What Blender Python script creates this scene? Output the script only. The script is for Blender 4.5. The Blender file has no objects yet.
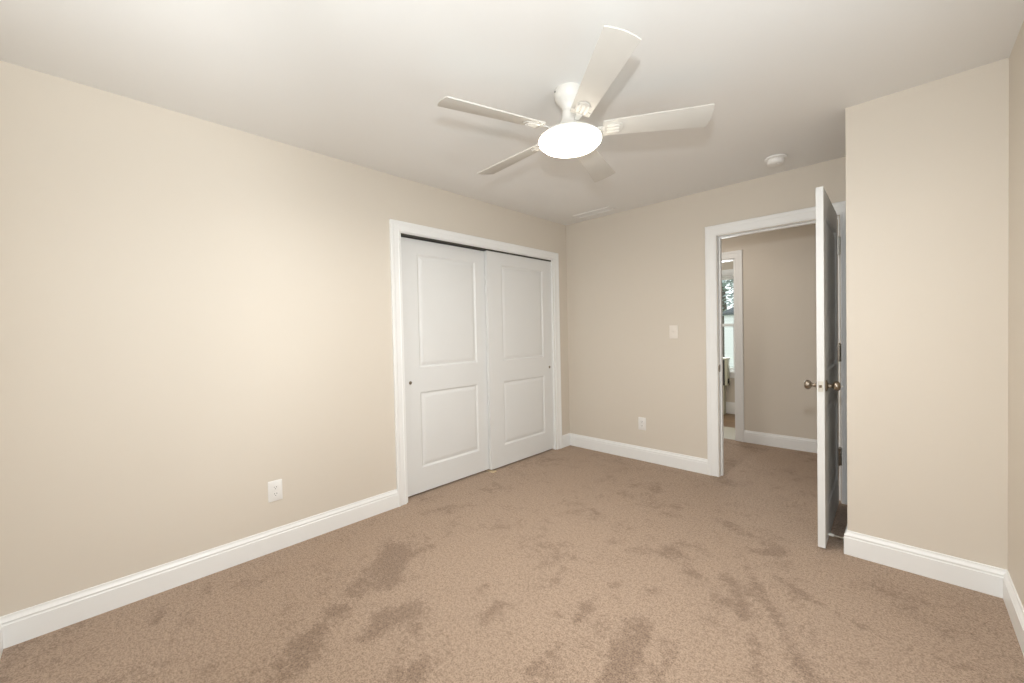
import bpy, bmesh, math, random
from mathutils import Vector, Matrix

random.seed(7)
SC = bpy.context.scene
COL = SC.collection
PI = math.pi

# ------------------------------------------------------------------ camera
cam_d = bpy.data.cameras.new('camera')
cam = bpy.data.objects.new('camera', cam_d)
COL.objects.link(cam)
cam_d.sensor_fit = 'HORIZONTAL'
cam_d.sensor_width = 36.0
cam_d.lens = 406.0 / 1024.0 * 36.0
cam_d.clip_start = 0.02
cam_d.clip_end = 200.0
R_ = Vector((0.71836631, 0.69532606, -0.02171433))
U_ = Vector((0.00149772, 0.02966786, 0.99955869))
F_ = Vector((-0.69566343, 0.71808181, -0.02027099))
CAM = Vector((2.698, 0.0, 1.261))
m = Matrix((R_, U_, -F_)).transposed().to_4x4()
m.translation = CAM
cam.matrix_world = m
SC.camera = cam

# ------------------------------------------------------------------ exposure
vs = SC.view_settings
vs.view_transform = 'Standard'
vs.look = 'None'
vs.exposure = 0.14
vs.gamma = 1.0
vs.use_curve_mapping = False

# ------------------------------------------------------------------ world (bright overcast sky)
world = bpy.data.worlds.new('overcast_sky')
SC.world = world
world.use_nodes = True
bg = world.node_tree.nodes['Background']
bg.inputs['Color'].default_value = (0.93, 0.98, 1.0, 1)
bg.inputs['Strength'].default_value = 1.6

# ------------------------------------------------------------------ lights
def lamp(name, kind, loc, energy, color=(1, 1, 1), target=None, **kw):
    d = bpy.data.lights.new(name, kind)
    d.energy = energy
    d.color = color
    for k, v in kw.items():
        setattr(d, k, v)
    o = bpy.data.objects.new(name, d)
    COL.objects.link(o)
    o.location = loc
    if target is not None:
        o.rotation_euler = (Vector(target) - Vector(loc)).to_track_quat('-Z', 'Y').to_euler()
    return o

# the photographer's flash, on the camera's hot shoe
lamp('camera_flash', 'SPOT', (2.69, 0.05, 1.62), 78.0, (0.92, 0.97, 1.0), target=(1.85, 3.4, 1.75),
     shadow_soft_size=0.035, spot_size=math.radians(165), spot_blend=0.8)
# soft fill light added at an unseen, assumed window behind the camera
lamp('near_window_fill', 'AREA', (1.35, -0.33, 1.45), 2.0, (1.0, 0.98, 0.95), target=(1.35, 2.0, 1.45),
     shape='RECTANGLE', size=1.5, size_y=1.3)
# more ambient fill, added at an assumed window out of view in the right wall
lamp('side_window_fill', 'AREA', (3.05, 1.15, 1.45), 7.0, (0.90, 0.97, 1.0), target=(0.0, 1.15, 1.45),
     shape='RECTANGLE', size=1.4, size_y=1.3)
# the second flash head, turned up and back so that it bounces off the ceiling
lamp('bounce_flash', 'SPOT', (2.45, 0.00, 1.70), 39.0, (0.92, 0.98, 1.0), target=(2.0, -0.1, 2.44),
     shadow_soft_size=0.06, spot_size=math.radians(110), spot_blend=0.6)
# extra fill spot added out of view, bounced off the wall behind the camera
lamp('wall_bounce_fill', 'SPOT', (2.10, 0.35, 1.55), 48.0, (0.95, 0.985, 1.0), target=(1.0, -0.31, 1.5),
     shadow_soft_size=0.06, spot_size=math.radians(120), spot_blend=0.6)
# unseen fill light added to brighten the hall, and daylight in the window of the room beyond it
lamp('hall_fill', 'AREA', (1.1, 4.10, 2.40), 6.5, (1.0, 0.93, 0.85), target=(1.1, 4.10, 0), shape='DISK', size=0.3)
lamp('far_window_daylight', 'AREA', (0.40, 6.57, 1.35), 24.0, (0.92, 0.97, 1.0), target=(0.40, 5.0, 1.2),
     shape='RECTANGLE', size=0.9, size_y=1.3)
FAN_EMIT = 11.0

# ------------------------------------------------------------------ materials
def lin(r, g, b):
    def f(c):
        c /= 255.0
        return c / 12.92 if c <= 0.04045 else ((c + 0.055) / 1.055) ** 2.4
    return (f(r), f(g), f(b), 1.0)

def mat(name, col, rough=0.5, metal=0.0, noise=None, bump=None, emit=None, spec=0.5):
    """Principled material with an optional procedural tone variation and bump."""
    ma = bpy.data.materials.new(name)
    ma.use_nodes = True
    nt = ma.node_tree
    b = nt.nodes['Principled BSDF']
    b.inputs['Base Color'].default_value = col
    b.inputs['Roughness'].default_value = rough
    b.inputs['Metallic'].default_value = metal
    b.inputs['Specular IOR Level'].default_value = spec
    tc = nt.nodes.new('ShaderNodeTexCoord')
    if noise:
        sc_, amt = noise
        n = nt.nodes.new('ShaderNodeTexNoise')
        n.inputs['Scale'].default_value = sc_
        n.inputs['Detail'].default_value = 3
        nt.links.new(tc.outputs['Object'], n.inputs['Vector'])
        mr = nt.nodes.new('ShaderNodeMapRange')
        mr.inputs['To Min'].default_value = 1 - amt
        mr.inputs['To Max'].default_value = 1 + amt
        nt.links.new(n.outputs['Fac'], mr.inputs['Value'])
        mx = nt.nodes.new('ShaderNodeVectorMath')
        mx.operation = 'SCALE'
        mx.inputs[0].default_value = col[:3]
        nt.links.new(mr.outputs['Result'], mx.inputs['Scale'])
        nt.links.new(mx.outputs['Vector'], b.inputs['Base Color'])
    if bump:
        sc_, st, dist = bump
        n2 = nt.nodes.new('ShaderNodeTexNoise')
        n2.inputs['Scale'].default_value = sc_
        n2.inputs['Detail'].default_value = 3
        nt.links.new(tc.outputs['Object'], n2.inputs['Vector'])
        bp = nt.nodes.new('ShaderNodeBump')
        bp.inputs['Strength'].default_value = st
        bp.inputs['Distance'].default_value = dist
        nt.links.new(n2.outputs['Fac'], bp.inputs['Height'])
        nt.links.new(bp.outputs['Normal'], b.inputs['Normal'])
    if emit:
        b.inputs['Emission Color'].default_value = emit[0]
        b.inputs['Emission Strength'].default_value = emit[1]
    return ma

M = {}
M['wall'] = mat('beige_wall_paint', (0.715, 0.650, 0.565, 1), 0.55, noise=(1.2, 0.012), bump=(260, 0.12, 0.001), spec=0.3)
M['ceiling'] = mat('white_ceiling_paint', (0.85, 0.84, 0.82, 1), 0.8, noise=(1.0, 0.01), bump=(300, 0.1, 0.001), spec=0.2)
M['trim'] = mat('white_trim_paint', (0.90, 0.90, 0.89, 1), 0.35, noise=(3, 0.01))
M['door'] = mat('white_door_paint', (0.78, 0.78, 0.77, 1), 0.4, noise=(3, 0.01))
M['hall_wall'] = M['wall']
M['plastic'] = mat('white_plastic', (0.87, 0.855, 0.83, 1), 0.35, noise=(20, 0.01))
M['ivory'] = mat('almond_plastic', (0.86, 0.80, 0.73, 1), 0.35, noise=(20, 0.01))
M['slot'] = mat('dark_slot', (0.03, 0.03, 0.028, 1), 0.6, noise=(40, 0.1))
M['nickel'] = mat('satin_nickel', (0.34, 0.29, 0.235, 1), 0.28, 1.0, noise=(30, 0.05))
M['hinge'] = mat('flash_glint_hinge', (0.72, 0.69, 0.62, 1), 0.35, 0.25, noise=(30, 0.03))  # pale colour stands in for the flash glinting off the top hinge
M['bright_nickel'] = mat('bright_nickel', (0.72, 0.69, 0.63, 1), 0.32, 1.0, noise=(30, 0.05))
M['track'] = mat('grey_track_metal', (0.07, 0.066, 0.058, 1), 0.45, 0.3, noise=(30, 0.05))
M['fan'] = mat('white_fan_enamel', (0.80, 0.775, 0.73, 1), 0.35, noise=(5, 0.01))
M['blade'] = mat('white_fan_blade', (0.63, 0.605, 0.56, 1), 0.4, noise=(5, 0.015))
M['rubber'] = mat('white_rubber', (0.8, 0.78, 0.74, 1), 0.6, noise=(30, 0.02))
M['lens'] = mat('lit_frosted_lens', (0.9, 0.88, 0.85, 1), 0.4, noise=(5, 0.005), emit=((1.0, 0.92, 0.76, 1), FAN_EMIT))
M['brass'] = mat('pale_guide_plastic', (0.66, 0.52, 0.33, 1), 0.45, noise=(40, 0.05))
M['pale_floor'] = mat('pale_vinyl_floor', (0.50, 0.46, 0.36, 1), 0.4, noise=(6, 0.06))
M['siding'] = mat('white_siding', (0.86, 0.87, 0.86, 1), 0.6, noise=(3, 0.02))
M['shingle'] = mat('grey_shingles', (0.085, 0.10, 0.11, 1), 0.85, noise=(12, 0.3), bump=(20, 0.5, 0.02))
M['bark'] = mat('grey_bark', (0.10, 0.085, 0.07, 1), 0.9, noise=(12, 0.4), bump=(14, 0.6, 0.03))
M['leaf'] = mat('blue_green_leaves', (0.42, 0.49, 0.48, 1), 0.6, noise=(3, 0.5))
M['leaf2'] = mat('grey_green_leaves', (0.26, 0.30, 0.20, 1), 0.6, noise=(3, 0.5))
M['grass'] = mat('lawn', (0.14, 0.20, 0.07, 1), 0.9, noise=(8, 0.4), bump=(60, 0.6, 0.03))
M['cabinet'] = mat('pale_green_white_paint', (0.60, 0.60, 0.47, 1), 0.45, noise=(5, 0.02))

def glass_mat():
    ma = bpy.data.materials.new('window_glass')
    ma.use_nodes = True
    nt = ma.node_tree
    nt.nodes.clear()
    out = nt.nodes.new('ShaderNodeOutputMaterial')
    tr = nt.nodes.new('ShaderNodeBsdfTransparent')
    tr.inputs['Color'].default_value = (0.97, 0.985, 0.98, 1)
    gl = nt.nodes.new('ShaderNodeBsdfGlossy')
    gl.inputs['Roughness'].default_value = 0.02
    fr = nt.nodes.new('ShaderNodeFresnel')
    fr.inputs['IOR'].default_value = 1.45
    mx = nt.nodes.new('ShaderNodeMixShader')
    nt.links.new(fr.outputs[0], mx.inputs[0])
    nt.links.new(tr.outputs[0], mx.inputs[1])
    nt.links.new(gl.outputs[0], mx.inputs[2])
    nt.links.new(mx.outputs[0], out.inputs['Surface'])
    return ma
M['glass'] = glass_mat()

def carpet_mat():
    ma = bpy.data.materials.new('tan_cut_pile_carpet')
    ma.use_nodes = True
    nt = ma.node_tree
    L = nt.links.new
    b = nt.nodes['Principled BSDF']
    b.inputs['Roughness'].default_value = 1.0
    b.inputs['Specular IOR Level'].default_value = 0.05
    b.inputs['Sheen Weight'].default_value = 0.15
    tc = nt.nodes.new('ShaderNodeTexCoord')
    def noise(scale, detail, rough=0.5, dist=0.0, mapping=None):
        n = nt.nodes.new('ShaderNodeTexNoise')
        n.inputs['Scale'].default_value = scale
        n.inputs['Detail'].default_value = detail
        n.inputs['Roughness'].default_value = rough
        n.inputs['Distortion'].default_value = dist
        if mapping:
            mp = nt.nodes.new('ShaderNodeMapping')
            mp.inputs['Location'].default_value = mapping[0]
            mp.inputs['Rotation'].default_value = mapping[1]
            mp.inputs['Scale'].default_value = mapping[2]
            L(tc.outputs['Object'], mp.inputs['Vector'])
            L(mp.outputs['Vector'], n.inputs['Vector'])
        else:
            L(tc.outputs['Object'], n.inputs['Vector'])
        return n.outputs['Fac']
    def rng(sock, a, b_, c, d, smooth=False):
        r = nt.nodes.new('ShaderNodeMapRange')
        if smooth:
            r.interpolation_type = 'SMOOTHSTEP'
        r.inputs['From Min'].default_value = a
        r.inputs['From Max'].default_value = b_
        r.inputs['To Min'].default_value = c
        r.inputs['To Max'].default_value = d
        L(sock, r.inputs['Value'])
        return r.outputs['Result']
    def mul(s1, s2):
        n = nt.nodes.new('ShaderNodeMath')
        n.operation = 'MULTIPLY'
        L(s1, n.inputs[0]); L(s2, n.inputs[1])
        return n.outputs[0]
    fine = rng(noise(150, 5, 0.85), 0.36, 0.64, 0.48, 1.52)        # tufts
    med = rng(noise(64, 4, 0.78), 0.34, 0.66, 0.74, 1.26)          # clumps of pile
    # areas of pile lying the other way (foot and vacuum marks)
    at = nt.nodes.new('ShaderNodeAttribute')
    at.attribute_name = 'pile_lay'
    def add(*socks):
        o = socks[0]
        for s_ in socks[1:]:
            n = nt.nodes.new('ShaderNodeMath'); n.operation = 'ADD'
            L(o, n.inputs[0]); L(s_, n.inputs[1]); o = n.outputs[0]
        return o
    lay = add(rng(at.outputs['Fac'], 0, 1, 0.0, 0.78), rng(noise(2.6, 3, 0.6, 0.5), 0.36, 0.64, -0.28, 0.36),
              rng(noise(9, 4, 0.7, 0.5), 0.37, 0.63, -0.31, 0.34), rng(noise(34, 3, 0.75), 0.36, 0.64, -0.22, 0.22))
    v = mul(mul(fine, med), rng(lay, 0.02, 0.98, 1.09, 0.75, True))
    ramp = nt.nodes.new('ShaderNodeValToRGB')
    e = ramp.color_ramp.elements
    e[0].position = 0.0; e[0].color = (0.155, 0.096, 0.063, 1)
    e[1].position = 1.0; e[1].color = (0.545, 0.398, 0.292, 1)
    L(rng(v, 0.40, 1.30, 0.0, 1.0), ramp.inputs['Fac'])
    L(ramp.outputs['Color'], b.inputs['Base Color'])
    bp = nt.nodes.new('ShaderNodeBump')
    bp.inputs['Strength'].default_value = 0.5
    bp.inputs['Distance'].default_value = 0.006
    L(v, bp.inputs['Height'])
    L(bp.outputs['Normal'], b.inputs['Normal'])
    return ma
M['carpet'] = carpet_mat()

def wood_mat():
    ma = bpy.data.materials.new('brown_wood_floor')
    ma.use_nodes = True
    nt = ma.node_tree
    b = nt.nodes['Principled BSDF']
    b.inputs['Roughness'].default_value = 0.4
    tc = nt.nodes.new('ShaderNodeTexCoord')
    br = nt.nodes.new('ShaderNodeTexBrick')
    br.inputs['Scale'].default_value = 1.0
    br.inputs['Brick Width'].default_value = 1.2
    br.inputs['Row Height'].default_value = 0.13
    br.inputs['Mortar Size'].default_value = 0.003
    br.inputs['Color1'].default_value = lin(150, 120, 86)
    br.inputs['Color2'].default_value = lin(128, 100, 72)
    br.inputs['Mortar'].default_value = lin(86, 66, 48)
    nt.links.new(tc.outputs['Object'], br.inputs['Vector'])
    nt.links.new(br.outputs['Color'], b.inputs['Base Color'])
    return ma
M['wood'] = wood_mat()

# ------------------------------------------------------------------ mesh helpers
def new():
    return bmesh.new()

def box(bm, x0, x1, y0, y1, z0, z1):
    v = [bm.verts.new((x, y, z)) for x in (x0, x1) for y in (y0, y1) for z in (z0, z1)]
    for q in ((0, 1, 3, 2), (4, 6, 7, 5), (0, 4, 5, 1), (2, 3, 7, 6), (0, 2, 6, 4), (1, 5, 7, 3)):
        bm.faces.new([v[i] for i in q])
    return v

def lathe(bm, prof, n=32, mtx=None):
    """Surface of revolution about local z; prof = [(r, z)...]."""
    rings = []
    for r, z in prof:
        if r < 1e-6:
            rings.append([bm.verts.new((0, 0, z))])
        else:
            rings.append([bm.verts.new((r * math.cos(2 * PI * i / n), r * math.sin(2 * PI * i / n), z)) for i in range(n)])
    for a, b in zip(rings[:-1], rings[1:]):
        for i in range(n):
            j = (i + 1) % n
            if len(a) == 1 and len(b) == 1:
                continue
            if len(a) == 1:
                bm.faces.new((a[0], b[j], b[i]))
            elif len(b) == 1:
                bm.faces.new((a[i], a[j], b[0]))
            else:
                bm.faces.new((a[i], a[j], b[j], b[i]))
    vs_ = [v for r in rings for v in r]
    if mtx is not None:
        bmesh.ops.transform(bm, matrix=mtx, verts=vs_)
    return vs_

def prism(bm, pts, z0, z1, mtx=None):
    a = [bm.verts.new((x, y, z0)) for x, y in pts]
    b = [bm.verts.new((x, y, z1)) for x, y in pts]
    n = len(pts)
    bm.faces.new(a[::-1]); bm.faces.new(b)
    for i in range(n):
        bm.faces.new((a[i], a[(i + 1) % n], b[(i + 1) % n], b[i]))
    if mtx is not None:
        bmesh.ops.transform(bm, matrix=mtx, verts=a + b)
    return a + b

def obj(name, bm, material, parent=None, bevel=0.0, smooth=38):
    if bevel > 0:
        bmesh.ops.remove_doubles(bm, verts=bm.verts, dist=1e-5)
        ed = [e for e in bm.edges if len(e.link_faces) == 2 and e.calc_face_angle(0) > math.radians(50)]
        bmesh.ops.bevel(bm, geom=ed, offset=bevel, segments=2, profile=0.6, affect='EDGES', clamp_overlap=True)
    bmesh.ops.recalc_face_normals(bm, faces=bm.faces)
    for f in bm.faces:
        f.smooth = True
    for e in bm.edges:
        e.smooth = len(e.link_faces) == 2 and e.calc_face_angle(0) < math.radians(smooth)
    me = bpy.data.meshes.new(name)
    bm.to_mesh(me)
    bm.free()
    me.materials.append(material)
    o = bpy.data.objects.new(name, me)
    COL.objects.link(o)
    if parent is not None:
        o.parent = parent
    return o

def tag(o, label, cat, group=None, kind=None):
    o['label'] = label
    o['category'] = cat
    if group: o['group'] = group
    if kind: o['kind'] = kind
    return o

def thing(name, label, cat, loc, rot=(0, 0, 0), group=None, kind=None):
    o = bpy.data.objects.new(name, None)
    o.empty_display_size = 0.05
    COL.objects.link(o)
    o.location = loc
    o.rotation_euler = rot
    return tag(o, label, cat, group, kind)

def struct(name, bm, material, label, cat, **kw):
    return tag(obj(name, bm, material, **kw), label, cat, kind='structure')

def sweep(path, prof, frame, closed_prof=True):
    """Sweep prof [(side, out)] along a 2-D path, mitred at its corners.
    side is measured to the left of travel; frame(a, b, out) -> world point."""
    bm = new()
    n = len(path)
    P = [Vector(p) for p in path]
    def nrm(a, b):
        d = (b - a).normalized()
        return Vector((-d.y, d.x))
    rings = []
    for i, pt in enumerate(P):
        n0 = nrm(P[i - 1], pt) if i > 0 else None
        n1 = nrm(pt, P[i + 1]) if i < n - 1 else None
        if n0 is None: mit = n1
        elif n1 is None: mit = n0
        else:
            mit = (n0 + n1)
            mit = mit / mit.dot(n0)
        rings.append([bm.verts.new(frame(pt.x + mit.x * s, pt.y + mit.y * s, o)) for s, o in prof])
    k = len(prof)
    for a, b in zip(rings[:-1], rings[1:]):
        for j in range(k):
            bm.faces.new((a[j], a[(j + 1) % k], b[(j + 1) % k], b[j]))
    bm.faces.new(rings[0]); bm.faces.new(rings[-1][::-1])
    return bm

# ------------------------------------------------------------------ dimensions (metres)
H = 2.44                      # ceiling
W = 3.0325                    # right wall
D = 3.681                     # far wall
BY, BX = 2.874, 2.467         # boxed-out corner: its front face and its left face
NY = -0.31                    # wall behind the camera
T = 0.12
HY = 5.0                      # hall wall
FY = 6.55                     # far room wall
C0, C1, CH = 1.608, 3.437, 2.034   # closet opening
D0, D1, DH = 1.562, 2.366, 2.038   # doorway

# ------------------------------------------------------------------ setting: floors, walls, ceiling
# carpet: one slab, its top finely divided so that it can carry the lay of the pile along foot and vacuum marks
NAP = [(((0.55, 1.21), (0.63, 1.07), (0.74, 0.94), (0.74, 0.87)), 0.074, 0.95),
       (((0.59, 1.22), (0.81, 0.97)), 0.057, 0.9),
       (((0.66, 1.35), (0.68, 1.26)), 0.037, 0.7),
       (((1.08, 1.0), (1.03, 0.92), (1.06, 0.82), (1.06, 0.74)), 0.057, 0.85),
       (((0.91, 0.64), (0.95, 0.57), (1.04, 0.47)), 0.057, 0.8),
       (((0.82, 0.77), (0.91, 0.69)), 0.045, 0.6),
       (((0.28, 0.65), (0.3, 0.56)), 0.043, 0.6),
       (((1.37, 0.83), (1.38, 0.75)), 0.04, 0.7),
       (((1.34, 1.28), (1.35, 1.15)), 0.028, 0.75),
       (((1.64, 1.61), (1.67, 1.44)), 0.029, 0.8),
       (((1.69, 1.28), (1.69, 1.09)), 0.016, 0.85),
       (((1.55, 1.41), (1.58, 1.41)), 0.027, 0.7),
       (((1.16, 1.25), (1.22, 1.37)), 0.033, 0.55),
       (((1.87, 1.6), (1.91, 1.44), (1.95, 1.27)), 0.064, 0.9),
       (((2.02, 1.57), (2.05, 1.36)), 0.042, 0.8),
       (((1.16, 2.4), (1.1, 2.43)), 0.027, 0.8),
       (((0.37, 1.71), (0.37, 1.91)), 0.038, 0.6),
       (((1.19, 0.93), (1.16, 0.94)), 0.019, 0.7),
       (((1.82, 1.76), (1.82, 1.84)), 0.033, 0.6),
       (((1.73, 2.29), (1.75, 2.38)), 0.045, 0.6),
       (((1.61, 1.95), (1.62, 1.97)), 0.024, 0.7),
       (((1.67, 1.8), (1.65, 1.74)), 0.025, 0.6),
       (((2.03, 2.2), (2.1, 2.15), (2.2, 1.94)), 0.024, 0.85),
       (((2.1, 2.35), (2.28, 2.05), (2.43, 1.76)), 0.024, 0.8),
       (((2.24, 2.36), (2.47, 2.23), (2.7, 2.18)), 0.023, 0.85),
       (((2.31, 2.26), (2.44, 2.0)), 0.015, 0.8),
       (((2.06, 2.0), (2.1, 2.0)), 0.029, 0.9),
       (((2.09, 2.57), (2.19, 2.63)), 0.039, 0.75),
       (((1.72, 2.27), (1.78, 2.24)), 0.04, 0.6),
       (((1.88, 2.1), (1.91, 2.13)), 0.018, 0.6),
       (((2.25, 1.83), (2.31, 1.68)), 0.016, 0.55),
       (((2.71, 2.18), (2.84, 2.19)), 0.038, 0.55),
       (((0.21, 1.59), (0.3, 1.78), (0.39, 1.9)), 0.035, 0.6),
       (((0.66, 1.38), (0.68, 1.29)), 0.025, 0.7),
       (((1.14, 2.4), (1.15, 2.37)), 0.019, 0.8),
       (((-0.3, 2.67), (-0.25, 2.44)), 0.035, 0.5),
       (((1.73, 2.42), (1.74, 2.19)), 0.038, 0.7),
       (((1.87, 2.81), (2.04, 2.71)), 0.053, 0.55),
       (((1.54, 2.72), (1.59, 2.73)), 0.038, 0.55),
       (((1.71, 3.54), (1.79, 3.72)), 0.06, 0.5),
       (((0.16, 0.16), (0.3, 0.17)), 0.041, 0.6),
       (((0.23, 0.53), (0.25, 0.44)), 0.035, 0.5),
       (((0.88, 0.54), (0.98, 0.46)), 0.036, 0.6),
       (((0.78, 0.27), (0.82, 0.23)), 0.033, 0.55)]

def lay_at(x, y):
    best = 0.0
    for pts, r, st in NAP:
        for (ax, ay), (bx, by) in zip(pts[:-1], pts[1:]):
            dx, dy = bx - ax, by - ay
            q = max(0.0, min(1.0, ((x - ax) * dx + (y - ay) * dy) / max(1e-9, dx * dx + dy * dy)))
            d = math.hypot(x - ax - q * dx, y - ay - q * dy) / r
            if d < 1.5:
                best = max(best, st * (1.0 - max(0.0, d - 0.5)))
    return best
bm = new()
fx0, fx1, fy0, fy1, fn, fm = -0.9, 3.6, NY - T, HY + 0.02, 180, 218
gx = [fx0 + (fx1 - fx0) * i / fn for i in range(fn + 1)]
gy = [fy0 + (fy1 - fy0) * j / fm for j in range(fm + 1)]
lay_layer = bm.verts.layers.float.new('pile_lay')
grid = [[bm.verts.new((x, y, 0.0)) for y in gy] for x in gx]
for row in grid:
    for v in row:
        v[lay_layer] = lay_at(v.co.x, v.co.y)
for i in range(fn):
    for j in range(fm):
        bm.faces.new((grid[i][j], grid[i + 1][j], grid[i + 1][j + 1], grid[i][j + 1]))
rim = [grid[i][0] for i in range(fn + 1)] + [grid[fn][j] for j in range(1, fm + 1)] + \
      [grid[i][fm] for i in range(fn - 1, -1, -1)] + [grid[0][j] for j in range(fm - 1, 0, -1)]
low = [bm.verts.new((v.co.x, v.co.y, -0.10)) for v in rim]
for i in range(len(rim)):
    k = (i + 1) % len(rim)
    bm.faces.new((rim[i], low[i], low[k], rim[k]))
bm.faces.new(low[::-1])
struct('floor', bm, M['carpet'], 'tan cut pile carpet with darker brushed patches across the bedroom and hall', 'floor')
bm = new(); box(bm, -1.3, 3.6, HY + 0.02, 5.645, -0.10, -0.004)
struct('floor.001', bm, M['pale_floor'], 'strip of pale floor just inside the room beyond the hall', 'floor')
bm = new(); box(bm, -1.3, 3.6, 5.645, FY + T, -0.10, -0.004)
struct('floor.002', bm, M['wood'], 'brown plank floor under the window of the room beyond the hall', 'floor')
bm = new(); box(bm, -0.9, 3.6, NY - T, FY + T, H, H + 0.1)
struct('ceiling', bm, M['ceiling'], 'plain white ceiling carrying the fan', 'ceiling')

bm = new()
box(bm, -T, 0, NY - T, C0, 0, H); box(bm, -T, 0, C0, C1, CH, H); box(bm, -T, 0, C1, D + 0.11, 0, H)
struct('wall_left', bm, M['wall'], 'long beige wall at left holding the sliding closet doors', 'wall')
bm = new()
box(bm, 0, D0, D, D + 0.11, 0, H); box(bm, D0, D1, D, D + 0.11, DH, H); box(bm, D1, 3.6, D, D + 0.11, 0, H)
struct('wall_far', bm, M['wall'], 'beige far wall with the open doorway to the hall', 'wall')
bm = new(); box(bm, BX, W + T, BY, D, 0, H)
struct('wall_corner', bm, M['wall'], 'beige boxed out wall section right of the open door', 'wall')
WX0, WX1, WZ0, WZ1 = 0.6, 2.1, 0.8, 2.1
VY0, VY1 = 0.45, 1.85
bm = new()
box(bm, W, W + T, NY - T, VY0, 0, H); box(bm, W, W + T, VY1, BY, 0, H)
box(bm, W, W + T, VY0, VY1, 0, WZ0); box(bm, W, W + T, VY0, VY1, WZ1, H)
struct('wall_right', bm, M['wall'], 'narrow sliver of beige wall at the right edge', 'wall')
bm = new()
box(bm, 0, WX0, NY - T, NY, 0, H); box(bm, WX1, W, NY - T, NY, 0, H)
box(bm, WX0, WX1, NY - T, NY, 0, WZ0); box(bm, WX0, WX1, NY - T, NY, WZ1, H)
struct('wall_near', bm, M['wall'], 'beige wall with the added window behind the camera', 'wall')

# closet interior behind the sliding doors
bm = new()
box(bm, -0.82, -0.76, C0 - 0.15, C1 + 0.15, 0, H); box(bm, -0.76, -T, C0 - 0.15, C0 - 0.09, 0, H)
box(bm, -0.76, -T, C1 + 0.09, C1 + 0.15, 0, H)
struct('wall_closet', bm, M['wall'], 'beige walls inside the closet behind the sliding doors', 'wall')

# hall beyond the doorway
HD0, HD1, HDH = 0.50, 1.333, 2.043       # doorway in the hall wall
bm = new()
box(bm, -0.9, HD0, HY, HY + T, 0, H); box(bm, HD0, HD1, HY, HY + T, HDH, H); box(bm, HD1, 3.6, HY, HY + T, 0, H)
struct('wall_hall', bm, M['wall'], 'shaded beige hall wall seen through the open doorway', 'wall')
bm = new(); box(bm, -0.9, -0.78, D + 0.11, HY, 0, H)
box(bm, 3.48, 3.6, D + 0.11, HY, 0, H)
struct('wall_hallend', bm, M['wall'], 'beige walls closing the two ends of the hall', 'wall')
# room beyond the hall
RW0, RW1, RWZ0, RWZ1 = -0.10, 0.93, 0.62, 2.05
bm = new()
box(bm, -1.3, RW0, FY, FY + T, -0.1, H); box(bm, RW1, 2.4, FY, FY + T, -0.1, H)
box(bm, RW0, RW1, FY, FY + T, -0.1, RWZ0); box(bm, RW0, RW1, FY, FY + T, RWZ1, H)
struct('wall_back', bm, M['wall'], 'beige window wall of the room beyond the hall', 'wall')
bm = new(); box(bm, -1.3, -1.18, HY + T, FY, -0.1, H); box(bm, 2.28, 2.4, HY + T, FY, -0.1, H)
struct('wall_side', bm, M['wall'], 'beige side walls of the room beyond the hall', 'wall')

# ------------------------------------------------------------------ baseboards
BBT = 0.015
BASE = [(0, 0), (BBT, 0), (BBT, 0.094), (BBT - 0.003, 0.098), (BBT - 0.003, 0.103), (BBT - 0.001, 0.107),
        (BBT - 0.003, 0.112), (BBT - 0.008, 0.118), (BBT - 0.010, 0.124), (BBT - 0.010, 0.130), (0, 0.132)]
def baseboard(name, path, label):
    # travel with the room on the left
    bm = sweep(path, BASE, lambda a, b, o: (a, b, o))
    return struct(name, bm, M['trim'], label, 'baseboard', smooth=25)
# each run is cut on the mitre by sweeping it together with a stub of its neighbour
def run(name, path, i, label):
    P = [Vector(p) for p in path]
    full = sweep(path, BASE, lambda a, b, o: (a, b, o))
    k = len(BASE)
    full.verts.ensure_lookup_table()
    keep = new()
    A = [keep.verts.new(full.verts[i * k + j].co) for j in range(k)]
    B = [keep.verts.new(full.verts[(i + 1) * k + j].co) for j in range(k)]
    for j in range(k):
        keep.faces.new((A[j], A[(j + 1) % k], B[(j + 1) % k], B[j]))
    keep.faces.new(A[::-1]); keep.faces.new(B)
    full.free()
    return struct(name, keep, M['trim'], label, 'baseboard', smooth=25)
Lp = [(D0 - 0.09, D), (0, D), (0, C1 + 0.081)]
run('baseboard_far', Lp, 0, 'white baseboard along the far wall below the light switch')
run('baseboard_corner', Lp, 1, 'very short white baseboard between the closet trim and the corner')
Rp = [(0, C0 - 0.081), (0, NY), (W, NY), (W, BY), (BX, BY), (BX, D - 0.02)]
run('baseboard_left', Rp, 0, 'long white baseboard along the left wall below the outlet')
run('baseboard_near', Rp, 1, 'white baseboard along the wall behind the camera')
run('baseboard_right', Rp, 2, 'white baseboard at the right edge of the picture')
run('baseboard_front', Rp, 3, 'white baseboard across the boxed out wall right of the door')
run('baseboard_return', Rp, 4, 'white baseboard behind the open door on the return wall')
Hp = [(3.48, HY), (HD1 + 0.08, HY)]
run('baseboard_hall', Hp, 0, 'white baseboard of the hall wall seen through the doorway')
BASE = [(a, z * 1.3) for a, z in BASE]
run('baseboard_back', [(2.28, FY), (-1.18, FY)], 0, 'white baseboard below the window of the room beyond')

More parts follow.
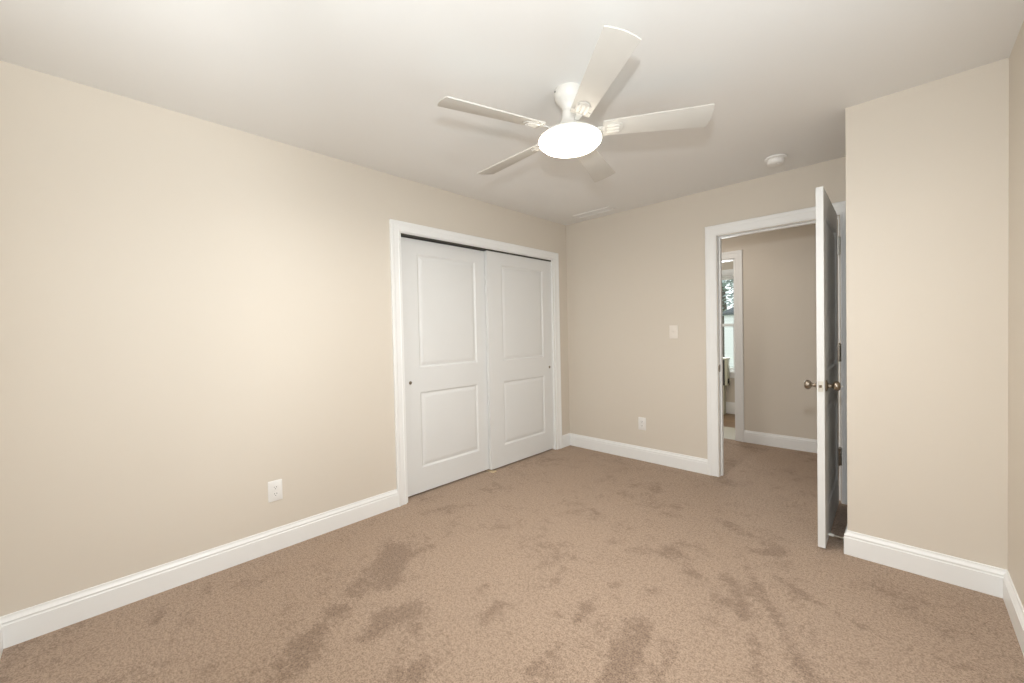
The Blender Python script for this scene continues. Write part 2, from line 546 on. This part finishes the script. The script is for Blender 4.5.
# ------------------------------------------------------------------ casings
def casing_prof(w):
    return [(0, 0), (0, 0.009), (0.004, 0.012), (0.010, 0.012), (0.014, 0.010), (w * 0.62, 0.013), (w * 0.70, 0.017),
            (w * 0.76, 0.0185), (w * 0.95, 0.0185), (w, 0.014), (w, 0)]
def casing(name, frame, a0, a1, z1, w, label, z0=0.0, jamb=None, cat='door trim'):
    # up the right, across, down the left so 'left of travel' would be inside; use negative side for outward
    path = [(a1, z0), (a1, z1), (a0, z1), (a0, z0)]
    prof = [(-s, o) for s, o in casing_prof(w)]
    bm = sweep(path, prof, frame)
    if jamb:
        for q in jamb: box(bm, *q)
    return struct(name, bm, M['trim'], label, cat, smooth=25)

e_ = 0.004
casing('trim_1', lambda a, b, o: (o, a, b), C0 - e_, C1 + e_, CH + e_ - 0.004, 0.077,
       'white moulded trim framing the sliding closet doors', cat='closet trim',
       jamb=[(-T, 0.0, C0 - 0.001, C0 + 0.012, 0, CH), (-T, 0.0, C1 - 0.012, C1 + 0.001, 0, CH),
             (-T, 0.0, C0 + 0.012, C1 - 0.012, CH - 0.006, CH + 0.001)])
casing('trim_2', lambda a, b, o: (a, D - o, b), D0 - 0.005, D1 + 0.005, DH + 0.005, 0.089,
       'white moulded trim framing the open doorway',
       jamb=[(D0 - 0.001, D0 + 0.001, D, D + 0.11, 0, DH), (D1 - 0.001, D1 + 0.001, D, D + 0.11, 0, DH),
             (D0, D1, D, D + 0.11, DH - 0.001, DH + 0.001),
             (D0 + 0.001, D0 + 0.011, D + 0.042, D + 0.075, 0, DH - 0.011),
             (D1 - 0.011, D1 - 0.001, D + 0.042, D + 0.075, 0, DH - 0.011),
             (D0 + 0.001, D1 - 0.001, D + 0.042, D + 0.075, DH - 0.011, DH - 0.001)])
casing('trim_3', lambda a, b, o: (a, D + 0.11 + o, b), D0 - 0.005, D1 + 0.005, DH - 0.002, 0.08,
       'white trim on the hall side of the open doorway')
casing('trim_4', lambda a, b, o: (a, HY - o, b), HD0 - 0.001, HD1 + 0.001, HDH, 0.08,
       'white trim around the doorway on the far side of the hall',
       jamb=[(HD0 - 0.001, HD0 + 0.012, HY, HY + T, 0, HDH), (HD1 - 0.012, HD1 + 0.001, HY, HY + T, 0, HDH),
             (HD0, HD1, HY, HY + T, HDH - 0.012, HDH + 0.001)])

# ------------------------------------------------------------------ panelled door leaf (local: u width, w thickness, v height)
def panel_leaf(Wd, Hd, Td, panels, both=False):
    bm = new()
    us = [0, panels[0][0], panels[0][1], Wd]
    zs = sorted({0, Hd} | {p[2] for p in panels} | {p[3] for p in panels})
    loops = [(0.0, 0.0), (0.006, -0.004), (0.012, -0.009), (0.020, -0.0095), (0.028, -0.007), (0.046, -0.002), (0.052, -0.0015)]
    def side(y, s):
        for i in range(3):
            for j in range(len(zs) - 1):
                pan = [p for p in panels if i == 1 and abs(p[2] - zs[j]) < 1e-6]
                if pan and (both or s < 0):
                    u0, u1, z0, z1 = pan[0]
                    prev = None
                    for ins, dep in loops:
                        yy = y - s * (-dep)
                        ring = [bm.verts.new(c) for c in ((u0 + ins, yy, z0 + ins), (u1 - ins, yy, z0 + ins),
                                                          (u1 - ins, yy, z1 - ins), (u0 + ins, yy, z1 - ins))]
                        if prev:
                            for q in range(4):
                                bm.faces.new((prev[q], prev[(q + 1) % 4], ring[(q + 1) % 4], ring[q]))
                        prev = ring
                    bm.faces.new(prev)
                else:
                    bm.faces.new([bm.verts.new(c) for c in ((us[i], y, zs[j]), (us[i + 1], y, zs[j]),
                                                            (us[i + 1], y, zs[j + 1]), (us[i], y, zs[j + 1]))])
    side(0, -1); side(Td, 1)
    for q in (((0, 0, 0), (Wd, 0, 0), (Wd, Td, 0), (0, Td, 0)), ((0, 0, Hd), (Wd, 0, Hd), (Wd, Td, Hd), (0, Td, Hd)),
              ((0, 0, 0), (0, Td, 0), (0, Td, Hd), (0, 0, Hd)), ((Wd, 0, 0), (Wd, Td, 0), (Wd, Td, Hd), (Wd, 0, Hd))):
        bm.faces.new([bm.verts.new(c) for c in q])
    bmesh.ops.remove_doubles(bm, verts=bm.verts, dist=1e-5)
    return bm

PANZ = ((0.193, 0.795), (0.990, 1.887))    # panel heights above the door's bottom edge

# sliding closet doors: local u runs along -y of the world when seen from the room; face looks to +x
def closet_door(name, y0, y1, xf, pull_y, pa, pb, label):
    Wd = y1 - y0
    a, b = pa - y0, pb - y0
    bm = panel_leaf(Wd, 2.000, 0.034, [(a, b, z0, z1) for z0, z1 in PANZ])
    # local (u, w, v): u -> +y, w -> -x (front face w=0 looks to +x)
    bmesh.ops.transform(bm, matrix=Matrix(((0, -1, 0, 0), (1, 0, 0, 0), (0, 0, 1, 0), (0, 0, 0, 1))), verts=bm.verts)
    d = struct(name, bm, M['door'], label, 'closet door', smooth=20)
    d.location = (xf, y0, 0.015)
    p = new()
    lathe(p, [(0.0135, 0.0004), (0.0135, 0.0022), (0.0110, 0.0030), (0.0092, 0.0022), (0.0088, 0.0006), (0, 0.0006)], 24,
          Matrix.Translation((0.0005, pull_y - y0, 0.878)) @ Matrix.Rotation(PI / 2, 4, 'Y'))
    f = obj('finger_pull', p, M['nickel'], d)
    f['label'] = 'small round metal finger pull'
    return d
closet_door('door_1', 1.622, 2.550, -0.062, 1.705, 1.792, 2.395, 'left sliding closet door, white with two moulded panels, set behind the other')
closet_door('door_2', 2.503, 3.424, -0.022, 3.372, 2.680, 3.282, 'right sliding closet door, white with two moulded panels, nearest the corner')

# overhead track of the closet
t = thing('closet_door_track', 'grey metal overhead track above the sliding closet doors', 'track', (-0.06, 2.5225, CH - 0.006))
bm = new(); box(bm, -0.055, 0.046, -0.90, 0.90, -0.004, 0.0)
box(bm, 0.0425, 0.046, -0.90, 0.90, -0.014, -0.004)
box(bm, 0.0, 0.003, -0.90, 0.90, -0.009, -0.004); box(bm, -0.055, -0.052, -0.90, 0.90, -0.02, -0.004)
obj('rail', bm, M['track'], t)

# floor guide where the doors meet
g = thing('closet_door_guide', 'tiny tan plastic floor guide where the two closet doors meet', 'door guide', (-0.035, 2.508, 0.0))
bm = new(); box(bm, -0.04, 0.052, -0.022, 0.022, 0.0, 0.004)
obj('base_plate', bm, M['brass'], g, bevel=0.001)
bm = new(); box(bm, 0.040, 0.046, -0.020, 0.020, 0.004, 0.010)
obj('upright', bm, M['brass'], g, bevel=0.0008)

# ------------------------------------------------------------------ hinged door, standing open
DX0, DX1, DY0, DY1 = 2.340, 2.374, 2.832, 3.632
bm = panel_leaf(DY1 - DY0, 2.024, DX1 - DX0, [(0.112, 0.688, z0, z1) for z0, z1 in PANZ], both=True)
bmesh.ops.transform(bm, matrix=Matrix(((0, -1, 0, 0), (1, 0, 0, 0), (0, 0, 1, 0), (0, 0, 0, 1))), verts=bm.verts)
door = struct('door_3', bm, M['door'], 'white panelled bedroom door standing wide open, seen edge on', 'door', smooth=20)
door.location = (DX1, DY0, 0.012)
door.rotation_euler = (0, 0, 0.0175)
def knob(side):
    b = new()
    mt = Matrix.Rotation(side * PI / 2, 4, 'Y')
    b_prof = [(0.0, 0.0), (0.032, 0.0), (0.0325, 0.003), (0.030, 0.0065), (0.020, 0.009), (0.013, 0.012), (0.0105, 0.018),
              (0.0105, 0.027), (0.014, 0.032), (0.022, 0.036), (0.0265, 0.043), (0.0275, 0.050), (0.0255, 0.058),
              (0.019, 0.0645), (0.009, 0.067), (0.0, 0.0675)]
    off = Matrix.Translation((0.0 if side > 0 else -(DX1 - DX0), 0.062, 0.913))
    lathe(b, b_prof, 32, off @ mt)
    return obj('door_knob', b, M['nickel'], door)
k1 = knob(1); k1['label'] = 'round satin nickel knob on the wall side'
k2 = knob(-1); k2['label'] = 'round satin nickel knob on the doorway side'
b = new(); lathe(b, [(0.0, 0.067), (0.0035, 0.067), (0.0045, 0.072), (0.0035, 0.076), (0, 0.077)], 16,
                 Matrix.Translation((0.0, 0.062, 0.913)) @ Matrix.Rotation(PI / 2, 4, 'Y'))
lb = obj('lock_button', b, M['bright_nickel'], k1); lb['label'] = 'small lock button'
b = new(); box(b, -0.0295, -0.0045, -0.0015, 0.001, 0.884, 0.942)
lp = obj('latch_plate', b, M['bright_nickel'], door); lp['label'] = 'bright latch plate on the door edge'
b = new(); v = prism(b, [(-0.0225, -0.0015), (-0.0115, -0.0015), (-0.0115, -0.0025), (-0.0225, -0.009)], 0.906, 0.921)
obj('latch_bolt', b, M['nickel'], lp)
# hinges: knuckle on the room side, one leaf on the door, one on the jamb
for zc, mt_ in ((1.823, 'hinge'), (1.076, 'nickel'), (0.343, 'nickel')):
    b = new()
    hx, hy, hz = 0.0075, 0.812, zc - 0.012
    for i in range(5):
        z0 = -0.062 + i * 0.0248
        lathe(b, [(0, z0), (0.0086, z0), (0.0092, z0 + 0.001), (0.0092, z0 + 0.0232), (0.0086, z0 + 0.0242), (0, z0 + 0.0242)], 14,
              Matrix.Translation((hx, hy, hz)))
    lathe(b, [(0, 0.062), (0.004, 0.062), (0.005, 0.065), (0.003, 0.068), (0, 0.0685)], 12, Matrix.Translation((hx, hy, hz)))
    box(b, 0.0, hx, hy - 0.03, hy - 0.0, hz - 0.062, hz + 0.062)
    box(b, hx - 0.002, hx + 0.006, hy + 0.0045, hy + 0.0065, hz - 0.062, hz + 0.062)
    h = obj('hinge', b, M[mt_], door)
    h['label'] = 'top hinge with the flash glint put into its colour' if mt_ == 'hinge' else 'dark nickel hinge'

# strike plate on the left jamb
t = thing('strike_plate', 'small dark strike plate on the left jamb of the doorway', 'strike plate', (D0 + 0.001, D + 0.018, 0.925))
b = new()
box(b, 0, 0.0018, -0.014, 0.020, 0.009, 0.030); box(b, 0, 0.0018, -0.014, 0.020, -0.030, -0.009)
box(b, 0, 0.0018, -0.014, -0.006, -0.009, 0.009); box(b, 0, 0.0018, 0.008, 0.020, -0.009, 0.009)
box(b, -0.001, 0.0018, -0.020, -0.014, -0.02, 0.02)
obj('plate', b, M['nickel'], t)
b = new(); box(b, 0.0, 0.0006, -0.006, 0.008, -0.009, 0.009)
obj('bolt_hole', b, M['slot'], t)

# spring door stop on the return baseboard behind the door
t = thing('door_stop', 'small spring door stop with white tip reaching the open door', 'door stop', (BX - BBT, 2.945, 0.052))
b = new(); lathe(b, [(0, 0), (0.012, 0), (0.012, 0.003), (0.006, 0.005), (0, 0.005)], 20, Matrix.Rotation(-PI / 2, 4, 'Y'))
obj('mount', b, M['bright_nickel'], t)
b = new()
prev = None; N = 150; turns = 15; r0 = 0.0052; rw = 0.0011
for i in range(N + 1):
    a = 2 * PI * turns * i / N
    x = -0.004 - 0.052 * i / N
    c = Vector((x, r0 * math.cos(a), r0 * math.sin(a)))
    rad = Vector((0, math.cos(a), math.sin(a)))
    ring = [b.verts.new(c + rad * rw * math.cos(q * PI / 2) + Vector((1, 0, 0)) * rw * math.sin(q * PI / 2)) for q in range(4)]
    if prev:
        for q in range(4):
            b.faces.new((prev[q], prev[(q + 1) % 4], ring[(q + 1) % 4], ring[q]))
    prev = ring
obj('spring', b, M['bright_nickel'], t)
b = new(); lathe(b, [(0, 0.052), (0.0075, 0.052), (0.0085, 0.056), (0.0085, 0.071), (0.007, 0.0765), (0, 0.0775)], 20,
                 Matrix.Rotation(-PI / 2, 4, 'Y'))
o = obj('rubber_tip', b, M['rubber'], t); o['label'] = 'white rubber tip'

# ------------------------------------------------------------------ outlets and switch (local: x across, y out of the wall, z up)
def rrect(w, h, r, n=4):
    pts = []
    for cx, cz, a0 in ((w / 2 - r, h / 2 - r, 0), (-w / 2 + r, h / 2 - r, PI / 2), (-w / 2 + r, -h / 2 + r, PI), (w / 2 - r, -h / 2 + r, 1.5 * PI)):
        for i in range(n + 1):
            a = a0 + PI / 2 * i / n
            pts.append((cx + r * math.cos(a), cz + r * math.sin(a)))
    return pts
UP = Matrix(((1, 0, 0, 0), (0, 0, 1, 0), (0, 1, 0, 0), (0, 0, 0, 1)))    # prism z -> local y
def plate(parent, w, h, m_, depth=0.006):
    b = new()
    A = rrect(w, h, 0.004); B = rrect(w - 0.008, h - 0.008, 0.003)
    ra = [b.verts.new((x, 0, z)) for x, z in A]
    rb = [b.verts.new((x, depth * 0.6, z)) for x, z in A]
    rc = [b.verts.new((x, depth, z)) for x, z in B]
    n = len(A)
    for p, q in ((ra, rb), (rb, rc)):
        for i in range(n):
            b.faces.new((p[i], p[(i + 1) % n], q[(i + 1) % n], q[i]))
    b.faces.new(rc); b.faces.new(ra[::-1])
    return obj('cover_plate', b, m_, parent)
def screw(parent, z, y, m_):
    b = new()
    lathe(b, [(0, 0), (0.0032, 0), (0.0028, 0.0010), (0, 0.0014)], 14, Matrix.Translation((0, y, z)) @ Matrix.Rotation(-PI / 2, 4, 'X'))
    return obj('screw', b, m_, parent)
def outlet(label, loc, rz, m_):
    t = thing('wall_outlet', label, 'outlet', loc, (0, 0, rz), group='duplex outlets on the walls')
    plate(t, 0.076, 0.122, m_)
    for s in (1, -1):
        b = new()
        pts = []
        for i in range(28):
            a = 2 * PI * i / 28
            pts.append((0.0172 * math.cos(a), max(-0.0128, min(0.0128, 0.0172 * math.sin(a)))))
        prism(b, pts, 0.0055, 0.0078, Matrix.Translation((0, 0, s * 0.0195)) @ UP)
        r = obj('receptacle', b, m_, t)
        for sx, hh in ((-0.0064, 0.0085), (0.0064, 0.007)):
            b = new(); box(b, sx - 0.0011, sx + 0.0011, 0.0074, 0.0081, s * 0.0195 + 0.0035 - hh / 2, s * 0.0195 + 0.0035 + hh / 2)
            obj('slot', b, M['slot'], r)
        b = new(); lathe(b, [(0, 0), (0.0024, 0), (0.0024, 0.0007), (0, 0.0007)], 12,
                         Matrix.Translation((0, 0.0074, s * 0.0195 - 0.0068)) @ Matrix.Rotation(-PI / 2, 4, 'X'))
        obj('ground_hole', b, M['slot'], r)
    screw(t, 0.0, 0.0058, m_)
    return t
outlet('white duplex outlet on the left wall near the closet trim', (0.0, 0.7295, 0.355), -PI / 2, M['plastic'])
outlet('white duplex outlet low on the far wall beside the doorway', (0.865, D, 0.358), PI, M['plastic'])
t = thing('light_switch', 'white toggle light switch on the far wall left of the doorway', 'light switch', (1.183, D, 1.241), (0, 0, PI))
plate(t, 0.074, 0.120, M['ivory'])
b = new(); box(b, -0.0055, 0.0055, 0.0055, 0.0068, -0.0125, 0.0125)
tg = obj('toggle_frame', b, M['ivory'], t)
b = new(); prism(b, [(0.0062, -0.0045), (0.0062, 0.0085), (0.0145, 0.0125), (0.0165, 0.0085)], -0.0038, 0.0038,
                 Matrix(((0, 0, 1, 0), (1, 0, 0, 0), (0, 1, 0, 0), (0, 0, 0, 1))))
obj('toggle', b, M['ivory'], t, bevel=0.0006)
screw(t, 0.030, 0.0058, M['ivory']); screw(t, -0.030, 0.0058, M['ivory'])

# ------------------------------------------------------------------ smoke detector and ceiling vent
t = thing('smoke_detector', 'round white smoke detector on the ceiling near the doorway', 'smoke detector', (2.052, 3.340, H))
b = new(); lathe(b, [(0, 0), (0.066, 0), (0.067, -0.004), (0.066, -0.010), (0.060, -0.013), (0, -0.013)], 48)
obj('mounting_base', b, M['plastic'], t)
b = new(); lathe(b, [(0, -0.013), (0.052, -0.013), (0.053, -0.017), (0.0515, -0.034), (0.048, -0.041), (0.041, -0.045), (0.022, -0.047), (0, -0.047)], 48)
bd = obj('body', b, M['plastic'], t)
b = new(); lathe(b, [(0, -0.046), (0.008, -0.046), (0.008, -0.0485), (0.007, -0.0495), (0, -0.0495)], 20, Matrix.Translation((0.018, -0.01, 0)))
obj('test_button', b, M['plastic'], bd)

t = thing('ceiling_vent', 'thin white louvred air vent on the ceiling near the far corner', 'vent', (0.485, 3.485, H))
vw, vd = 0.415, 0.115
b = new()
fo, fi = 0.0, 0.018
path = [(-vw / 2, -vd / 2), (vw / 2, -vd / 2), (vw / 2, vd / 2), (-vw / 2, vd / 2)]
O = [(x, y, 0) for x, y in path]; O2 = [(x, y, -0.007) for x, y in path]
I = [(x - math.copysign(fi, x), y - math.copysign(fi, y), -0.0095) for x, y in path]
I2 = [(x, y, 0) for x, y, z in I]
rings = [[b.verts.new(p) for p in q] for q in (O, O2, I, I2)]
for p, q in zip(rings[:-1], rings[1:]):
    for i in range(4):
        b.faces.new((p[i], p[(i + 1) % 4], q[(i + 1) % 4], q[i]))
obj('frame', b, M['plastic'], t)
for i in range(6):
    y = -vd / 2 + fi + 0.006 + i * 0.0135
    b = new(); box(b, -vw / 2 + fi, vw / 2 - fi, -0.0062, 0.0062, -0.0006, 0.0006)
    bmesh.ops.transform(b, matrix=Matrix.Translation((0, y, -0.0055)) @ Matrix.Rotation(0.12, 4, 'X'), verts=b.verts)
    obj('louver', b, M['plastic'], t)

# ------------------------------------------------------------------ ceiling fan
FX, FYc = 1.516, 1.656
fan = thing('ceiling_fan', 'white five blade ceiling fan with a glowing round light', 'ceiling fan', (FX, FYc, H))
b = new(); lathe(b, [(0, 0), (0.069, 0), (0.0705, -0.004), (0.0705, -0.020), (0.067, -0.038), (0.057, -0.054), (0.043, -0.068),
                     (0.035, -0.080), (0.032, -0.090), (0.0315, -0.098), (0, -0.098)], 48)
cn = obj('canopy', b, M['fan'], fan)
aim = math.atan2(CAM.y - FYc, CAM.x - FX)
for da in (-1.15, 1.9):
    b = new(); lathe(b, [(0, 0), (0.0048, 0), (0.0042, 0.0018), (0, 0.0024)], 14,
                     Matrix.Rotation(aim + da, 4, 'Z') @ Matrix.Translation((0.0702, 0, -0.013)) @ Matrix.Rotation(PI / 2, 4, 'Y'))
    s = obj('screw', b, M['slot'], cn); s['label'] = 'dark canopy screw'
# the motor hangs from the ball joint in the canopy, a touch out of plumb
TILT = Matrix.Rotation(-0.0135, 4, 'X') @ Matrix.Rotation(-0.0194, 4, 'Y')
b = new(); lathe(b, [(0, -0.092), (0.026, -0.092), (0.026, -0.120), (0, -0.120)], 32, TILT)
obj('downrod', b, M['fan'], fan)
b = new(); lathe(b, [(0, -0.102), (0.0335, -0.102), (0.0345, -0.106), (0.0345, -0.120), (0.036, -0.134), (0.042, -0.150), (0.054, -0.168),
                     (0.076, -0.188), (0.104, -0.206), (0.128, -0.218), (0.142, -0.226), (0.1475, -0.232), (0.1475, -0.236), (0, -0.236)], 64, TILT)
obj('motor_housing', b, M['fan'], fan)
b = new(); lathe(b, [(0, -0.2355), (0.150, -0.2355), (0.1515, -0.2375), (0.1515, -0.241), (0.148, -0.243), (0, -0.2432)], 64, TILT)
tr = obj('light_trim', b, M['fan'], fan)
b = new(); lathe(b, [(0, -0.2425), (0.1515, -0.2425), (0.1525, -0.2465), (0.149, -0.2550), (0.138, -0.2650), (0.115, -0.2745), (0.080, -0.2815), (0.040, -0.2850), (0, -0.2860)], 64, TILT)
ln = obj('light_lens', b, M['lens'], fan); ln['label'] = 'glowing frosted round light lens'
# the lamp behind the lens throws its light downwards
lamp('fan_lamp', 'AREA', (FX, FYc, H - 0.2875), 15.0, (1.0, 0.96, 0.90), target=(FX, FYc, 0), shape='DISK', size=0.28)

ZB = 2.2395 - H
def blade(i):
    th = -0.6642 + i * 2 * PI / 5
    mt = TILT @ Matrix.Rotation(th, 4, 'Z') @ Matrix.Translation((0, 0, ZB)) @ Matrix.Rotation(-0.25, 4, 'X')
    r0, r1 = 0.163, 0.650
    w0, w1 = 0.046, 0.068
    pts = [(r0, -w0)]
    for k in range(9):
        s = -1 + 2 * k / 8
        pts.append((r1 - 0.010 * s * s - 0.0015 * s, s * w1))
    pts += [(r0, w0)]
    b = new(); prism(b, pts, -0.0030, 0.0030, mt)
    bl = obj('blade', b, M['blade'], fan, bevel=0.0010)
    # bracket under the root: a cap across the blade and a rounded grille of three raised bars
    b = new()
    prism(b, [(0.160, -0.045), (0.188, -0.0465), (0.191, -0.040), (0.191, 0.040), (0.188, 0.0465), (0.160, 0.045)], -0.0056, -0.0031, mt)
    pl = [(0.172, -0.030), (0.230, -0.033), (0.248, -0.020), (0.254, 0.0), (0.248, 0.020), (0.230, 0.033), (0.172, 0.030)]
    prism(b, pl, -0.0072, -0.0031, mt)
    br = obj('blade_bracket', b, M['blade'], bl, bevel=0.0006)
    b = new()
    for y in (-0.019, 0.0, 0.019):
        prism(b, [(0.182, y - 0.0048), (0.232, y - 0.0048), (0.2375, y), (0.232, y + 0.0048), (0.182, y + 0.0048), (0.177, y)], -0.0110, -0.0072, mt)
    obj('grille', b, M['fan'], br, bevel=0.0006)
    b = new()
    prism(b, [(0.115, -0.010), (0.166, -0.014), (0.166, 0.014), (0.115, 0.010)], -0.0066, -0.0005, mt)
    obj('blade_arm', b, M['fan'], bl, bevel=0.0006)
for i in range(5):
    blade(i)

# ------------------------------------------------------------------ windows
def window(name, x0, x1, z0, z1, y_in, out, label, wcol=M['trim'], loc=None, rz=0.0):
    """Double-hung window in a wall; y_in is the inner wall face, out = +1 / -1 towards the outside along y."""
    root = thing(name, label, 'window', loc or ((x0 + x1) / 2, y_in, z0), (0, 0, rz), kind='structure')
    w = (x1 - x0) / 2; h = z1 - z0
    def yb(bm, xa, xb, ya, yb_, za, zb):
        ya, yb_ = sorted((ya * out, yb_ * out)); box(bm, xa, xb, ya, yb_, za, zb)
    b = new()
    yb(b, -w, -w + 0.02, 0.0, T, 0, h); yb(b, w - 0.02, w, 0.0, T, 0, h)
    yb(b, -w + 0.02, w - 0.02, 0.0, T, h - 0.02, h); yb(b, -w + 0.02, w - 0.02, 0.0, T, 0, 0.02)
    obj('window_frame', b, wcol, root, bevel=0.002)
    b = new()
    for xa, xb, za, zb in ((-w - 0.08, -w, -0.02, h + 0.08), (w, w + 0.08, -0.02, h + 0.08), (-w, w, h, h + 0.08)):
        yb(b, xa, xb, -0.018, 0.0, za, zb)
    obj('casing', b, wcol, root, bevel=0.002)
    b = new(); yb(b, -w - 0.10, w + 0.10, -0.04, 0.0, -0.02, 0.004)
    yb(b, -w - 0.08, w + 0.08, -0.016, 0.0, -0.09, -0.02)
    obj('window_sill', b, wcol, root, bevel=0.002)
    mid = h * 0.485
    for nm, za, zb, yo in (('lower_sash', 0.02, mid + 0.02, 0.05), ('upper_sash', mid - 0.02, h - 0.02, 0.08)):
        b = new(); s = 0.038
        yb(b, -w + 0.02, -w + 0.02 + s, yo, yo + 0.028, za, zb); yb(b, w - 0.02 - s, w - 0.02, yo, yo + 0.028, za, zb)
        yb(b, -w + 0.02 + s, w - 0.02 - s, yo, yo + 0.028, za, za + s); yb(b, -w + 0.02 + s, w - 0.02 - s, yo, yo + 0.028, zb - s, zb)
        sa = obj(nm, b, wcol, root, bevel=0.002)
        b = new(); yb(b, -w + 0.02 + s - 0.005, w - 0.02 - s + 0.005, yo + 0.011, yo + 0.016, za + s - 0.005, zb - s + 0.005)
        obj('pane', b, M['glass'], sa)
    return root
window('window_1', RW0, RW1, RWZ0, RWZ1, FY, 1, 'bright double hung window of the room beyond the hall')
window('window_2', WX0, WX1, WZ0, WZ1, NY, -1, 'unseen double hung window behind the camera, added for fill light')  # out of view, added as the opening for the near fill light
window('window_3', 0, VY1 - VY0, WZ0, WZ1, 0, 1, 'unseen double hung window in the right wall, added for fill light',
       loc=(W, (VY0 + VY1) / 2, WZ0), rz=-PI / 2)  # unseen too, added to carry the fill from the right

# ------------------------------------------------------------------ low cabinet beyond the hall
t = thing('low_cabinet', 'pale low cabinet with a dark gap beside the window beyond the hall', 'cabinet', (0.52, 6.47, 0.0))
b = new(); box(b, -0.26, 0.262, -0.05, 0.055, -0.004, 0.43)
obj('body', b, M['cabinet'], t, bevel=0.004)
b = new(); box(b, 0.282, 0.318, -0.062, 0.05, 0.43, 0.81)
obj('side_panel', b, M['cabinet'], t, bevel=0.003)
b = new(); box(b, -0.26, 0.282, -0.048, 0.05, 0.43, 0.80)
o = obj('recess', b, M['slot'], t); o['label'] = 'dark gap'
b = new(); box(b, -0.27, 0.325, -0.066, 0.055, 0.81, 0.832)
obj('top', b, M['cabinet'], t, bevel=0.003)
b = new(); box(b, 0.318, 0.330, -0.045, -0.028, 0.46, 0.53); box(b, 0.330, 0.338, -0.045, -0.028, 0.44, 0.50)
o = obj('handle', b, M['slot'], t, bevel=0.002); o['label'] = 'small dark handle'

# ------------------------------------------------------------------ outdoors beyond that window
GZ = -1.1
bm = new(); box(bm, -60, 40, 6.9, 80, GZ - 0.2, GZ)
struct('ground', bm, M['grass'], 'lawn outside the far window', 'lawn')

hs = thing('neighbouring_house', 'white sided house with a grey roof seen through the far window', 'house', (1.3, 24.0, GZ))
b = new(); box(b, -4.5, 4.5, -4.0, 4.0, 0, 3.02)
obj('wall', b, M['siding'], hs)
b = new()
for i in range(20):
    z = 0.05 + i * 0.148
    vs_ = [b.verts.new(c) for c in ((-4.51, -4.002, z), (4.51, -4.002, z), (4.51, -4.022, z), (-4.51, -4.022, z), (-4.51, -4.002, z + 0.148), (4.51, -4.002, z + 0.148))]
    b.faces.new((vs_[3], vs_[2], vs_[5], vs_[4])); b.faces.new((vs_[0], vs_[1], vs_[2], vs_[3]))
obj('siding', b, M['siding'], hs)
b = new()
e0 = [(-4.6, -4.15), (4.8, -4.15), (4.8, 4.15), (-4.6, 4.15)]
lo = [b.verts.new((x, y, 2.98)) for x, y in e0]; lo2 = [b.verts.new((x, y, 3.08)) for x, y in e0]
r1, r2 = b.verts.new((-0.7, 0, 5.6)), b.verts.new((0.9, 0, 5.6))
b.faces.new(lo[::-1])
for i in range(4): b.faces.new((lo[i], lo[(i + 1) % 4], lo2[(i + 1) % 4], lo2[i]))
b.faces.new((lo2[0], lo2[1], r2, r1)); b.faces.new((lo2[1], lo2[2], r2)); b.faces.new((lo2[2], lo2[3], r1, r2)); b.faces.new((lo2[3], lo2[0], r1))
obj('roof', b, M['shingle'], hs)

def leaf_cloud(bm, c, rad, n, size):
    for _ in range(n):
        while True:
            v = Vector((random.uniform(-1, 1), random.uniform(-1, 1), random.uniform(-1, 1)))
            if 0.25 < v.length < 1: break
        p = Vector(c) + Vector((v.x * rad[0], v.y * rad[1], v.z * rad[2]))
        s = size * random.uniform(0.6, 1.3)
        mt = Matrix.Translation(p) @ Matrix.Rotation(random.uniform(0, 6.3), 4, 'Z') @ Matrix.Rotation(random.uniform(-1.2, 1.2), 4, 'X')
        q = [bm.verts.new(mt @ Vector(k)) for k in ((-s, 0, 0), (0, -s * 0.45, s * 0.1), (s, 0, 0), (0, s * 0.45, s * 0.1))]
        bm.faces.new(q)
def tree(name, loc, h, rad, n, size, m_, label, cat):
    t = thing(name, label, cat, loc)
    b = new()
    pts = [(0, 0, -0.05), (0.08, 0.03, h * 0.3), (-0.05, 0.0, h * 0.6), (0.05, 0.1, h * 0.92)]
    rr = [0.035 * h, 0.026 * h, 0.018 * h, 0.006 * h]
    prev = None
    for p, r in zip(pts, rr):
        ring = [b.verts.new((p[0] + r * math.cos(a * PI / 5), p[1] + r * math.sin(a * PI / 5), p[2])) for a in range(10)]
        if prev:
            for i in range(10): b.faces.new((prev[i], prev[(i + 1) % 10], ring[(i + 1) % 10], ring[i]))
        prev = ring
    obj('trunk', b, M['bark'], t)
    b = new()
    for _ in range(9):
        leaf_cloud(b, (random.uniform(-.5, .5) * rad, random.uniform(-.5, .5) * rad, h * random.uniform(0.5, 0.95)), (rad * .6,) * 3, n // 9, size)
    obj('foliage', b, m_, t)
    return t
tree('tree', (-7.4, 34.0, GZ), 9.5, 3.4, 2200, 0.20, M['leaf'], 'tall blue green tree above the grey roof outside the far window', 'tree')
tree('shrub', (-4.9, 21.2, GZ), 4.0, 1.1, 1400, 0.10, M['leaf2'], 'grey green shrub beside the white house outside the far window', 'shrub')
